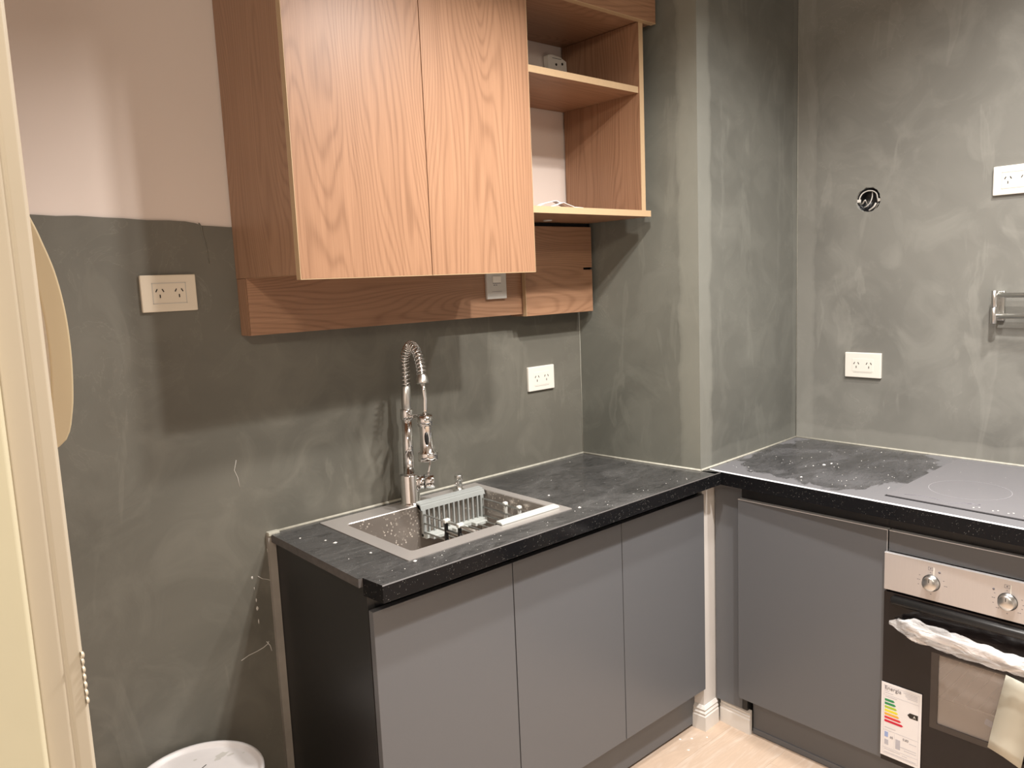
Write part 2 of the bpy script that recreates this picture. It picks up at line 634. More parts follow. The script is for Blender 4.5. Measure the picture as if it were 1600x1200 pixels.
def bead(name, pts, r=B):
    return struct(MB().tube(pts, r, 8).build(name, 'sealant'))


bead('trim_2', [(.815, -.0005, CT + .001), (1.2, -.001, CT + .0015), (1.7, -.0005, CT + .001), (1.983, -.001, CT + .002)], .0042)
bead('trim_3', [(1.983, -.001, CT + .002), (2.004, -.235, CT + .001), (2.0245, -.470, CT + .002)], .0038)
bead('trim_4', [(2.0245, -.470, CT + .002), (2.35, -.457, CT + .001), (2.664, -.4425, CT + .0015)], .0038)
bead('trim_5', [(2.6665, -.443, CT + .0015), (2.6665, -.8, CT + .001), (2.6665, -1.76, CT + .001)], .0040)
# raw plaster strip between the cabinet side and wall, and its lump at the top
struct(MB().box(.795, .8145, -.012, .002, 0, CT - .002).build('trim_6', 'plaster_strip'))
struct(MB().box(.7955, .826, -.016, .002, CT - .004, CT + .006).build('trim_7', 'sealant', bevel=.002))
# slim pale strip in the column / right-wall corner
struct(MB().tube([(2.6655, -.4425, CT), (2.6655, -.4425, HC)], .0009, 6).build('trim_8', 'sealant'))
struct(MB().tube([(1.9835, -.0012, CT), (1.9835, -.0012, 1.38)], .0009, 6).build('trim_9', 'sealant'))


# baseboards round the foot of the column
def board(name, p, q, h=.082, t=.013):
    p, q = Vector((*p, 0)), Vector((*q, 0))
    d = (q - p).normalized()
    nrm = Vector((d.y, -d.x, 0))
    prof = [(0, 0), (t, 0), (t, h * .60), (t * .80, h * .64), (t * .80, h * .70), (t * .92, h * .73), (t * .62, h * .80), (t * .62, h * .85), (t * .75, h * .88), (t * .2, h), (0, h)]
    mb = MB()
    a = [mb.bm.verts.new(p + nrm * u + d * (-u if name_ext[0] else 0) + Vector((0, 0, z))) for u, z in prof]
    b = [mb.bm.verts.new(q + nrm * u + d * (u if name_ext[1] else 0) + Vector((0, 0, z))) for u, z in prof]
    n = len(prof)
    for i in range(n):
        mb.bm.faces.new([a[i], a[(i + 1) % n], b[(i + 1) % n], b[i]])
    mb.bm.faces.new(a[::-1])
    mb.bm.faces.new(b)
    return struct(mb.build(name, 'baseboard'))


name_ext = (0, 1)
board('baseboard_left', (2.0315, -.430), (2.034, -.4665))
name_ext = (1, 0)
board('baseboard_column', (2.034, -.4665), (2.103, -.4635))
name_ext = (0, 0)
board('baseboard_right', (2.1245, -.476), (2.1185, -.592))

# ================================================================== UPPER CABINET
UC = thing('wall_cabinet', 'two-door oak-effect wall cabinet with plain handleless doors above the sink', 'cabinet', (1.117, 0, 1.53))
ZT = 2.52
MB().box(.775, .793, -.322, -.001, 1.531, ZT).build('side_panel', 'wood_side', UC, bevel=.0006)
MB().box(1.443, 1.460, -.322, -.001, 1.531, ZT).build('side_panel', 'wood_side', UC, bevel=.0006)
MB().box(.794, 1.442, -.320, -.061, 1.575, 1.593).build('bottom_panel', 'wood_h', UC)
MB().box(.794, 1.442, -.320, -.001, ZT - .02, ZT - .002).build('top_panel', 'wood_h', UC)
MB().box(.7925, .7935 + .006, -.3222, -.001, 1.5305, 1.5309).build('edge_strip', 'edge', UC)
d1 = MB().box(.776, 1.1185, -.342, -.324, 1.521, ZT).build('door', ['wood_v'], UC, bevel=.0007)
d2 = MB().box(1.1205, 1.461, -.342, -.324, 1.521, ZT).build('door', ['wood_v2'], UC, bevel=.0007)
for d, a, b in ((d1, .776, 1.1185), (d2, 1.1205, 1.461)):
    MB().box(a, b, -.3424, -.3236, 1.5196, 1.5210).build('edge_band', 'edge', d)
MB().box(.7748, .7760, -.3424, -.3236, 1.5196, ZT).build('edge_band', 'edge', d1)
MB().box(1.4608, 1.4618, -.3424, -.3236, 1.5196, ZT).build('edge_band', 'edge', d2)

# open shelf unit beside it
OS = thing('open_shelf_unit', 'open oak-effect shelf niche between the cabinet doors and grey column', 'shelf', (1.7, 0, 1.68))
MB().box(1.9375, 1.9565, -.3235, -.003, 1.6975, 2.252).build('side_panel', 'wood_v', OS, bevel=.0004)
MB().box(1.9375, 1.9565, -.3250, -.3236, 1.6975, 2.252).build('edge_band', 'edge', OS)
MB().box(1.463, 1.9365, -.3185, -.003, 2.047, 2.065).build('shelf', 'wood_h', OS)
MB().box(1.463, 1.9365, -.3200, -.3186, 2.0468, 2.0652).build('edge_band', 'edge', OS)
MB().box(1.463, 1.975, -.3285, -.003, 1.679, 1.697).build('bottom_panel', 'wood_h2', OS, bevel=.0004)
MB().box(1.463, 1.975, -.3300, -.3286, 1.6788, 1.6972).build('edge_band', 'edge', OS)
MB().box(1.463, 1.998, -.322, -.003, 2.2535, 2.2715).build('top_panel', 'wood_h2', OS)
fp = MB().box(1.463, 1.998, -.342, -.324, 2.252, ZT).build('flap_door', 'wood_h', OS, bevel=.0007)
MB().box(1.463, 1.9982, -.3424, -.3236, 2.2505, 2.2520).build('edge_band', 'edge', fp)
# white hanging bracket in the upper back corner
br = MB().prism([(1.850, 2.214), (1.865, 2.218), (1.905, 2.214), (1.934, 2.203), (1.936, 2.165), (1.856, 2.165), (1.850, 2.19)], -.026, -.0035, axis='y').build('hanging_bracket', 'plate', OS, bevel=.002)
mb = MB()
for px, pz in ((1.885, 2.188), (1.913, 2.193)):
    mb.cyl((px, -.0262, pz), (px, -.0272, pz), .0042, seg=14)
mb.box(1.868, 1.910, -.0268, -.0262, 2.206, 2.2073)
mb.build('screw', 'slot', br)
MB().ring((1.71, -.14, 1.6788), (0, 0, -1), [(.014, 0), (.014, .0015), (.011, .003), (0, .003)], 18).build('cable_cap', 'plate_grey', OS)

# loose strips left on the bottom shelf
mb = MB()
for k, (pts, wd) in enumerate([([(1.805, -.06, 1.6995), (1.83, -.075, 1.712), (1.862, -.09, 1.718), (1.89, -.105, 1.703), (1.93, -.13, 1.699)], .010),
                               ([(1.815, -.085, 1.699), (1.845, -.10, 1.704), (1.872, -.11, 1.712), (1.90, -.125, 1.701)], .008)]):
    prev = None
    for p in pts:
        p = (p[0] - .245, p[1] - .175, 1.6985 + (p[2] - 1.699) * 1.15)
        a = mb.bm.verts.new((p[0], p[1] - wd, p[2]))
        b = mb.bm.verts.new((p[0], p[1] + wd, p[2]))
        c = mb.bm.verts.new((p[0], p[1] + wd, p[2] + .0012))
        d = mb.bm.verts.new((p[0], p[1] - wd, p[2] + .0012))
        if prev:
            for i in range(4):
                mb.bm.faces.new([prev[i], prev[(i + 1) % 4], (a, b, c, d)[(i + 1) % 4], (a, b, c, d)[i]])
        else:
            mb.bm.faces.new([a, b, c, d])
        prev = (a, b, c, d)
    mb.bm.faces.new(prev)
tag(mb.build('edge_strip_offcut', 'paper'), 'curled white strip offcut lying on the open shelf bottom board', 'offcut')

# boxing (pelmet) under the cabinets
PB = thing('pipe_boxing', 'long horizontal oak-effect boxing under the wall cabinet, switch mounted on it', 'panel', (1.2, 0, 1.393))
MB().box(.7765, 1.6655, -.058, -.050, 1.393, 1.5745).build('front_board', 'wood_h', PB, bevel=.0005)
MB().box(.7760, .7840, -.0495, -.001, 1.3925, 1.5300).build('end_board', 'wood_side', PB)
MB().box(.7850, 1.6655, -.0495, -.001, 1.393, 1.400).build('bottom_board', 'wood_side', PB)
BP = thing('access_panel', 'short deeper oak-effect box with a black notch, under the open shelves', 'panel', (1.82, 0, 1.386))
MB().prism([(1.666, 1.386), (1.972, 1.386), (1.972, 1.5255), (1.9300, 1.5255), (1.9300, 1.5330), (1.972, 1.5330), (1.972, 1.666), (1.666, 1.666)], -.0780, -.062, axis='y').build('front_board', 'wood_h2', BP, bevel=.0005)
MB().box(1.666, 1.674, -.0615, -.001, 1.386, 1.666).build('end_board', 'wood_side', BP)
MB().box(1.6645, 1.6658, -.0778, -.062, 1.386, 1.666).build('edge_band', 'edge', BP)
MB().box(1.675, 1.972, -.0612, -.05, 1.390, 1.678).build('backing', 'black_gap', BP)
MB().box(1.9725, 1.9775, -.0700, -.006, 1.390, 1.678).build('backing', 'black_gap', BP)


# ================================================================== SOCKETS AND SWITCH
def axes_wall(face):
    """returns function (u right, v up, d out of the wall) -> world, for plates on a wall"""
    if face == 'back':
        return lambda c, u, v, d: (c[0] + u, c[1] - d, c[2] + v)
    return lambda c, u, v, d: (c[0] - d, c[1] - u, c[2] + v)


def pbox(mb, f, c, u0, u1, v0, v1, d0, d1, ang=0.0):
    cu, cv = (u0 + u1) / 2, (v0 + v1) / 2
    pts = []
    for d in (d0, d1):
        for u, v in ((u0, v0), (u1, v0), (u1, v1), (u0, v1)):
            du, dv = u - cu, v - cv
            pts.append(mb.bm.verts.new(f(c, cu + du * math.cos(ang) - dv * math.sin(ang), cv + du * math.sin(ang) + dv * math.cos(ang), d)))
    for q in [(0, 3, 2, 1), (4, 5, 6, 7), (0, 1, 5, 4), (1, 2, 6, 5), (2, 3, 7, 6), (3, 0, 4, 7)]:
        mb.bm.faces.new([pts[i] for i in q])


def socket(c, face, label, style, mat, W=.124, H=.084, tilt=0.0):
    f = axes_wall(face)
    t = thing('double_socket', label, 'socket', c, 'double wall sockets with slanted pin holes')
    mb = MB()
    pbox(mb, f, c, -W / 2, W / 2, -H / 2, H / 2, -.001, .009)
    mb.build('plate', mat, t, bevel=.0022)
    if style == 'framed':
        mb = MB()
        a, b = .038, .024
        for (u0, u1, v0, v1) in ((-a, a, b - .0014, b), (-a, a, -b, -b + .0014), (-a, -a + .0014, -b, b), (a - .0014, a, -b, b)):
            pbox(mb, f, c, u0, u1, v0, v1, .0088, .0098)
        mb.build('module_frame', 'plate_grey', t)
        mb = MB()
        pbox(mb, f, c, -.0355, .0355, -.0215, .0215, .0088, .0094)
        mb.build('module', mat, t)
    else:
        mb = MB()
        pbox(mb, f, c, -.032, .032, -.0255, -.0240, .0088, .0096)
        mb.build('module_line', 'plate_grey', t)
        mb = MB()
        pbox(mb, f, c, -.036, .036, -.022, .022, .0088, .0096)
        mb.build('module', mat, t, bevel=.0004)
    for u in (-.0215, .0215):
        for du, v, ang in ((-.0072, .0065, -.5), (.0072, .0065, .5), (0, -.0065, 0)):
            mb = MB()
            pbox(mb, f, c, u + du - .0012, u + du + .0012, v - .0038, v + .0038, .009, .0101, ang)
            mb.build('pin_slot', 'slot', t)
    return t


socket((.612, 0, 1.5035), 'back', 'white double socket tinted for dim warm light on the grey wall left of the cabinets', 'framed', 'plate_warm_shade')
socket((1.785, 0, 1.1725), 'back', 'white double socket on the back wall between faucet and column', 'plain', 'plate', W=.119, H=.081)
socket((XR, -.689, 1.1615), 'right', 'white double socket low on the right wall above the cooktop', 'plain', 'plate', W=.124, H=.086)
socket((XR, -1.129, 1.7315), 'right', 'white double socket at the right edge, above the towel rail', 'framed', 'plate', W=.122, H=.084)

sw = thing('light_switch', 'pale grey upright switch plate on the oak boxing, half under the doors', 'switch', (1.556, -.058, 1.50))
cs = (1.556, -.058, 1.503)
f = axes_wall('back')
mb = MB(); pbox(mb, f, cs, -.0395, .0395, -.057, .057, -.0005, .009); mb.build('plate', 'plate_grey', sw, bevel=.002)
mb = MB(); pbox(mb, f, cs, -.016, .016, -.008, .012, .0088, .0115); mb.build('rocker', 'plate', sw, bevel=.001)
mb = MB(); pbox(mb, f, cs, -.016, .016, -.0105, -.0088, .0088, .0096); mb.build('module_line', 'ink', sw)
mb = MB(); pbox(mb, f, cs, -.020, .020, -.0352, -.0343, .0088, .0094); mb.build('module_line', 'ink', sw)
mb = MB(); pbox(mb, f, cs, -.013, -.007, -.0165, -.014, .0088, .0094); pbox(mb, f, cs, -.004, .001, -.0165, -.014, .0088, .0094); mb.build('marking', 'ink', sw)

# ------------------------------------------------ open junction box with loose wires
jb = thing('junction_box', 'open round junction hole with white conduit loops in the grey wall', 'junction box', (XR, HY, HZ))
MB().ring((XR + .0065, HY, HZ), (1, 0, 0), [(HR * 1.06, 0), (HR * .97, .0005), (HR * .97, .045), (0, .047)], 32).build('box', 'steel_profile', jb)
X = XR + .010


def wire(pts, r, m='conduit'):
    # smooth through the points
    P = [Vector(p) for p in pts]
    out = []
    for i in range(len(P) - 1):
        p0, p1, p2, p3 = P[max(i - 1, 0)], P[i], P[i + 1], P[min(i + 2, len(P) - 1)]
        for k in range(6):
            t = k / 6
            out.append(.5 * ((2 * p1) + (-p0 + p2) * t + (2 * p0 - 5 * p1 + 4 * p2 - p3) * t * t + (-p0 + 3 * p1 - 3 * p2 + p3) * t ** 3))
    out.append(P[-1])
    return MB().tube(out, r, 8)


def hp(u, v, d=0.0):      # u to the right as seen (towards -y), v up, in units of hole radius
    return (X + d, HY - u * HR, HZ + v * HR)


wire([hp(-.85, -.25, .01), hp(-.82, .15), hp(-.6, .55), hp(-.15, .74), hp(.3, .68), hp(.58, .45), hp(.66, .1), hp(.6, -.3, .012)], .0021).build('wire', 'conduit', jb)
wire([hp(.12, .62, .01), hp(.18, .2, .004), hp(.05, -.25), hp(-.25, -.52), hp(-.55, -.55, .01)], .0015).build('wire', 'conduit', jb)
wire([hp(-.95, -.2, .004), hp(-.6, -.28), hp(-.35, .0), hp(-.25, -.35, .01)], .0030).build('wire', 'brushed', jb)
wire([hp(.55, -.3), hp(.35, -.62), hp(-.1, -.85, .008)], .0032).build('wire', 'conduit', jb)
wire([hp(.75, -.35), hp(.5, -.75), hp(.3, -.9, .008)], .0020).build('wire', 'brushed', jb)
mb = MB()
mb.box(XR + .006, XR + .012, HY + HR * .70, HY + HR * 1.0, HZ - .006, HZ + .004)
mb.build('fixing_lug', 'conduit', jb, bevel=.001)
mb = MB()
mb.box(XR + .006, XR + .012, HY - HR * 1.0, HY - HR * .72, HZ - .008, HZ + .002)
mb.build('fixing_lug', 'conduit', jb, bevel=.001)

# ------------------------------------------------ two-bar steel rail on right wall
TR = thing('towel_rail', 'brushed steel two-bar swing rail on the right wall', 'rail', (XR, -1.09, 1.365))
MB().box(XR - .012, XR + .0, -1.112, -1.083, 1.318, 1.408).build('wall_plate', 'brushed', TR, bevel=.003)
MB().cyl((XR - .040, -1.0935, 1.312), (XR - .040, -1.0935, 1.3595), .0088, ch=.0006).build('hinge_post', 'brushed', TR)
MB().cyl((XR - .040, -1.0935, 1.3605), (XR - .040, -1.0935, 1.410), .0088, ch=.0006).build('hinge_post', 'brushed', TR)
MB().box(XR - .036, XR - .011, -1.0985, -1.0885, 1.320, 1.404).build('bracket', 'brushed', TR, bevel=.001)
MB().cyl((XR - .040, -1.101, 1.396), (XR - .046, -1.50, 1.396), .0075, ch=.002).build('bar', 'brushed', TR)
MB().cyl((XR - .040, -1.101, 1.334), (XR - .046, -1.50, 1.334), .0075, ch=.002).build('bar', 'brushed', TR)

# ================================================================== SINK BASE CABINET
BC = thing('sink_base_cabinet', 'long slate-grey handleless base cabinet with three doors under the sink', 'cabinet', (1.42, -.2, 0))
MB().box(.8155, .8335, -.4555, -.003, .0, .8575).build('side_panel', 'grey_dark', BC, bevel=.0005)
MB().box(2.010, 2.028, -.4555, -.30, .13, .8365).build('side_panel', 'grey_dark', BC)
MB().box(.8345, 2.009, -.450, -.010, .145, .163).build('bottom_panel', 'grey_dark', BC)
MB().box(.8345, 2.009, -.454, -.440, .800, .8365).build('front_rail', 'steel_profile', BC)
for a, b in ((.8165, 1.2168), (1.2198, 1.6312), (1.6342, 2.0310)):
    d = MB().box(a, b, -.4755, -.4575, .1455, .8035).build('door', 'grey_door', BC, bevel=.0008)
kb = MB().box(.8345, 2.030, -.432, -.417, .010, .1440).build('kick_board', 'grey_door', BC, bevel=.0005)
MB().box(.8345, 2.005, -.4175, -.4120, .0, .0095).build('kick_foot', 'black_gap', BC)


# worktop with sink cut-out
def hole_slab(mb, outer, hole, z0, z1, mi, mi_side):
    """outer quad, hole rect (x0,x1,y0,y1): ring of four top faces + sides"""
    ox = outer
    hx = [(hole[0], hole[2]), (hole[1], hole[2]), (hole[1], hole[3]), (hole[0], hole[3])]
    b = mb.bm
    for z, flip in ((z1, 0), (z0, 1)):
        o_ = [b.verts.new((p[0], p[1], z)) for p in ox]
        h_ = [b.verts.new((p[0], p[1], z)) for p in hx]
        for i in range(4):
            j = (i + 1) % 4
            b.faces.new([o_[i], o_[j], h_[j], h_[i]]).material_index = mi if not flip else mi_side
    for ring in (ox, hx):
        for i in range(4):
            j = (i + 1) % 4
            b.faces.new([b.verts.new((*ring[i], z0)), b.verts.new((*ring[j], z0)), b.verts.new((*ring[j], z1)), b.verts.new((*ring[i], z1))]).material_index = mi_side
    return mb


W1 = thing('sink_worktop', 'dusty black granite worktop holding the sink along the back wall', 'worktop', (1.42, -.25, CT))
mb = MB()
# order outer verts to match the hole: front-left, front-right, back-right, back-left
hole_slab(mb, [(.798, -.455), (2.0235, -.455), (1.982, -.0015), (.803, -.0015)], (.966, 1.446, -.402, -.088), .8585, CT, 0, 1)
mb.build('slab', ['granite_top', 'granite_raw'], W1)
# thick built-up front edge (cross-section extruded along x), chamfered arris
mb = MB()
sec = [(-.4552, CT), (-.5235, CT), (-.5258, CT - .0022), (-.5258, .8400), (-.5245, .8385), (-.4552, .8385)]
x0s, x1s = .8085, 2.0505
a = [mb.bm.verts.new((x0s + (.006 if p[0] < -.5 else 0), p[0], p[1])) for p in sec]
b = [mb.bm.verts.new((x1s if p[0] < -.5 else 2.0235, p[0], p[1])) for p in sec]
n = len(sec)
for i in range(n):
    fc = mb.bm.faces.new([a[i], a[(i + 1) % n], b[(i + 1) % n], b[i]])
    fc.material_index = 0 if i == 0 else (2 if i == 1 else 1)
mb.bm.faces.new(a[::-1]).material_index = 1
mb.bm.faces.new(b).material_index = 1
mb.prism([(2.0236, -.4735), (2.0625, -.4735), (2.0505, -.5235), (2.0236, -.5235)], .8385, CT, mi=1, top_mi=0)
mb.build('front_edge', ['granite_top', 'granite_edge', 'granite_raw'], W1)

# ================================================================== SINK
SK = thing('kitchen_sink', 'square single-bowl stainless steel sink set in the dusty worktop', 'sink', (1.2, -.25, CT))
mb = MB()
b = mb.bm
rim_o = [(.934, -.447), (1.468, -.447), (1.464, -.026), (.932, -.026)]
rim_i = [(.974, -.400), (1.440, -.400), (1.440, -.092), (.974, -.092)]
zt = CT + .0022


def rr_pts(rect, r, seg=5):
    x0, x1 = rect[0][0], rect[1][0]
    y0, y1 = rect[0][1], rect[2][1]
    out = []
    for cx, cy, a0 in ((x0 + r, y0 + r, 180), (x1 - r, y0 + r, 270), (x1 - r, y1 - r, 0), (x0 + r, y1 - r, 90)):
        for k in range(seg + 1):
            a_ = R(a0 + 90 * k / seg)
            out.append((cx + r * math.cos(a_), cy + r * math.sin(a_)))
    return out


ro = rr_pts([(.9335, -.4465), (1.4665, -.4465), (1.4665, -.026)], .004)
ri = rr_pts([(.974, -.400), (1.440, -.400), (1.440, -.092)], .012)
rows = [[b.verts.new((*p, z)) for p in q] for q, z in ((ro, CT + .0002), (ro, zt), (ri, zt), (rr_pts([(.9755, -.3985), (1.4385, -.3985), (1.4385, -.0935)], .012), zt - .0025))]
n = len(ro)
for A_, B_ in zip(rows, rows[1:]):
    for i in range(n):
        b.faces.new([A_[i], A_[(i + 1) % n], B_[(i + 1) % n], B_[i]])
mb.build('rim', 'sink_rim', SK)
mb = MB()
b = mb.bm
rows = []
for dx, z, r in ((.0015, zt - .0025, .012), (.003, CT - .02, .013), (.006, CT - .185, .016), (.012, CT - .196, .02), (.03, CT - .200, .03)):
    rows.append([b.verts.new((*p, z)) for p in rr_pts([(.974 + dx, -.400 + dx), (1.440 - dx, -.400 + dx), (1.440 - dx, -.092 - dx)], r)])
for A_, B_ in zip(rows, rows[1:]):
    for i in range(n):
        b.faces.new([A_[i], A_[(i + 1) % n], B_[(i + 1) % n], B_[i]]).smooth = True
b.faces.new(rows[-1])
mb.build('bowl', 'sink_bowl', SK)
MB().ring((1.207, -.246, CT - .1998), (0, 0, 1), [(.055, 0), (.055, .002), (.045, .003), (.040, .0005), (0, -.0)], 28).build('drain', 'brushed', SK)

# ------------------------------------------------ faucet
FX, FY = 1.2035, -.060
FA = thing('spring_faucet', 'tall chrome pull-down kitchen faucet with coiled spring neck behind the sink', 'faucet', (FX, FY, zt))
MB().ring((FX, FY, zt), (0, 0, 1), [(0, 0), (.0315, 0), (.0315, .002), (.0275, .005), (.0268, .006), (.0268, .083), (.0255, .0855), (.0165, .088), (0, .088)], 32).build('base', 'chrome', FA)
tp = Vector((FX + .006, FY, 1.219))
p0 = Vector((FX, FY, zt + .087))
MB().cyl(p0, p0.lerp(tp, .62), .0158, .0145, seg=28).build('pole', 'chrome', FA)
MB().cyl(p0.lerp(tp, .62), p0.lerp(tp, .74), .0185, seg=28, ch=.0015).build('collar', 'chrome', FA)
MB().cyl(p0.lerp(tp, .74), tp, .0140, .0135, seg=28, ch=.001).build('upper_sleeve', 'brushed', FA)
# hose arc: starts at the pole top, arches over the bowl
arc = []
ctrl = [tp, tp + Vector((.0, -.001, .045)), Vector((FX + .004, FY - .006, 1.300)), Vector((FX, FY - .040, 1.334)), Vector((FX - .010, FY - .082, 1.325)), Vector((FX - .016, FY - .108, 1.292)), Vector((FX - .0235, FY - .124, 1.262))]
for i in range(len(ctrl) - 1):
    q0, q1, q2, q3 = ctrl[max(i - 1, 0)], ctrl[i], ctrl[i + 1], ctrl[min(i + 2, len(ctrl) - 1)]
    for k in range(10):
        t = k / 10
        arc.append(.5 * ((2 * q1) + (-q0 + q2) * t + (2 * q0 - 5 * q1 + 4 * q2 - q3) * t * t + (-q0 + 3 * q1 - 3 * q2 + q3) * t ** 3))
arc.append(ctrl[-1])
MB().tube(arc, .0052, 12).build('inner_hose', 'brushed', FA)
# helix round the arc
L = [0]
for p, q in zip(arc, arc[1:]):
    L.append(L[-1] + (q - p).length)
turns, per = 23, 14
hel = []
side = Vector((1, 0, 0))
for k in range(turns * per + 1):
    s_ = L[-1] * k / (turns * per)
    i = max(j for j in range(len(L)) if L[j] <= s_ + 1e-9)
    i = min(i, len(arc) - 2)
    t = (s_ - L[i]) / (L[i + 1] - L[i])
    p = arc[i].lerp(arc[i + 1], t)
    tg = (arc[min(i + 2, len(arc) - 1)] - arc[max(i - 1, 0)]).normalized()
    u = (side - tg * side.dot(tg)).normalized()
    v = tg.cross(u)
    a_ = 2 * math.pi * k / per
    hel.append(p + (u * math.cos(a_) + v * math.sin(a_)) * .0122)
MB().tube(hel, .0019, 7).build('coil_spring', 'chrome', FA)
e = arc[-1]
hd = Vector((FX - .026, FY - .130, 1.150))
dn = (Vector((FX - .0255, FY - .129, 1.235)) - e).normalized()
MB().ring(e - dn * .002, dn, [(0, 0), (.010, 0), (.0125, .004), (.0150, .010), (.0165, .022), (.0165, .026), (.012, .0262), (.0095, .024), (0, .023)], 26).build('spring_coupling', 'brushed', FA)
MB().tube([e + dn * .022, e + dn * .045 + Vector((.001, -.001, 0)), Vector((FX - .0240, FY - .1335, 1.20)), Vector((FX - .0245, FY - .132, 1.17)), hd], .0062, 12).build('spray_hose', 'chrome', FA)
ax = Vector((.035, 0, -1)).normalized()
MB().ring(hd + Vector((0, 0, .004)), ax, [(0, 0), (.014, 0), (.0170, .001), (.0172, .030), (.0165, .032), (.0172, .060), (.0205, .098), (.0265, .1005), (.0272, .1045), (.0272, .121), (.0255, .1235), (.018, .1225), (0, .122)], 32).build('spray_head', 'chrome', FA)
# dark button facing the viewer
bd = Vector((-.55, -.83, 0)).normalized()
bc = hd + ax * .058 + bd * .0170
mb = MB()
mb.tube([bc + ax * t for t in (-.0175, -.014, -.008, 0, .008, .014, .0175)], [.0015, .0042, .0055, .006, .0055, .0042, .0015], 12)
mb.build('spray_button', 'black_plastic', FA)
# holding arm and clip
pa = p0.lerp(tp, .66)
arm_end = hd + Vector((0, 0, -.004))
MB().tube([pa + Vector((0, -.012, .0)), pa.lerp(arm_end, .5) + Vector((0, 0, .001)), arm_end + Vector((.002, .012, -.001))], .0058, 12).build('holder_arm', 'chrome', FA)
MB().ring(arm_end + Vector((0, 0, .008)), ax, [(.0174, 0), (.0205, 0), (.0205, .028), (.0174, .028), (.0174, 0)], 28).build('holder_ring', 'chrome', FA)
# lever body
ld = Vector((.80, -.56, 0)).normalized()
lb = Vector((FX, FY, zt + .060))
MB().ring(lb + ld * .0225, ld, [(0, 0), (.0205, 0), (.0205, .018), (.0196, .0185), (.0196, .0205), (.0210, .021), (.0210, .044), (.0190, .048), (0, .0485)], 28).build('lever_body', 'chrome', FA)
MB().ring(lb + ld * .0405, ld, [(.0196, 0), (.0208, .0003), (.0208, .0022), (.0196, .0025)], 28).build('seal_ring', 'black_plastic', FA)
q = lb + ld * .052 + Vector((0, 0, .016))
MB().tube([q, q + Vector((.003, -.002, .012)), q + Vector((.010, -.006, .052))], [.0042, .0038, .0035], 10).build('lever', 'chrome', FA)

# ------------------------------------------------ soap dispenser
SD = thing('soap_dispenser', 'small brushed metal soap pump on the sink rim right of the faucet', 'soap dispenser', (1.379, -.058, zt))
MB().ring((1.379, -.058, zt), (0, 0, 1), [(0, 0), (.0185, 0), (.0185, .002), (.0130, .0045), (.0105, .006), (.0105, .028), (.0125, .029), (.0125, .047), (.0115, .0485), (0, .0485)], 26).build('body', 'brushed', SD)
MB().tube([(1.372, -.064, zt + .038), (1.355, -.080, zt + .037), (1.340, -.094, zt + .031)], [.0038, .0036, .0032], 10).build('spout', 'chrome', SD)

# ------------------------------------------------ telescopic drain basket hung in the sink
BK = thing('drain_basket', 'extendable grey plastic and steel-rod drain basket hung in the sink', 'basket', (1.32, -.25, CT))
bx0, bx1 = 1.205, 1.428
zr = zt + .0006
mb = MB()
mb.prism([(-.080, zr), (-.108, zr), (-.112, zr - .014), (-.1055, zr - .014), (-.1035, zr + .0045), (-.084, zr + .008), (-.080, zr + .006)], bx0 - .004, bx1 + .006, axis='x')
mb.build('hanger_bar', 'plastic_grey', BK, bevel=.0015)
for xa in (bx0, bx1 - .012):
    MB().box(xa, xa + .012, -.1130, -.1035, CT - .088, zr - .013).build('end_post', 'plastic_grey', BK, bevel=.001)
for k in range(11):
    x = bx0 + .023 + k * (bx1 - bx0 - .046) / 10
    MB().box(x - .0024, x + .0024, -.1125, -.1055, CT - .078, zr - .013).build('comb_slat', 'plastic_grey', BK)
MB().box(bx0, bx1, -.1250, -.1035, CT - .090, CT - .078).build('lower_bar', 'plastic_pale', BK, bevel=.001)
for xa in (bx0 + .012, (bx0 + bx1) / 2 - .02, bx1 - .06):
    MB().box(xa, xa + .045, -.1450, -.1252, CT - .090, CT - .079).build('rod_socket', 'plastic_pale', BK, bevel=.002)
# front hanger lying on the front rim
mb = MB()
mb.prism([(-.418, zr), (-.388, zr), (-.385, zr - .014), (-.392, zr - .014), (-.3925, zr + .003), (-.395, zr + .008), (-.414, zr + .0065), (-.418, zr + .004)], bx0 + .034, bx1 + .018, axis='x')
mb.build('hanger_bar', 'plastic_pale', BK, bevel=.0015)
MB().box(bx0, bx1 + .01, -.396, -.388, CT - .088, CT - .030).build('end_plate', 'plastic_grey', BK, bevel=.001)
for xs, sgn in ((bx0 + .004, 1), (bx1 - .004, -1)):
    for zz in (CT - .022, CT - .048, CT - .074):
        MB().cyl((xs, -.113, zz), (xs, -.388, zz), .0024, seg=10).build('rod', 'brushed', BK)
        MB().cyl((xs + sgn * .007, -.20, zz + .001), (xs + sgn * .007, -.388, zz + .001), .0022, seg=10).build('rod', 'brushed', BK)
    for yy in (-.215, -.275):
        c_ = MB()
        c_.box(xs - .006, xs + .013 * (1 if sgn > 0 else .6), yy - .006, yy + .006, CT - .026, CT - .014)
        c_.build('clip', 'clip_white', BK, bevel=.003)
        MB().box(xs - .003, xs + .006, yy - .0035, yy + .0035, CT - .078, CT - .026).build('clip_stem', 'clip_white' if xs > 1.3 else 'black_plastic', BK, bevel=.001)
for k in range(7):
    x = bx0 + .020 + k * (bx1 - bx0 - .04) / 6
    MB().cyl((x, -.125, CT - .084), (x, -.390, CT - .084), .0024, seg=8).build('rod', 'brushed', BK)
for xm in (bx0 + .075, bx1 - .075):
    MB().ring((xm, -.265, CT - .080), (0, 0, 1), [(.014, 0), (.014, .004), (.006, .010), (0, .011)], 16).build('clip', 'clip_white', BK)

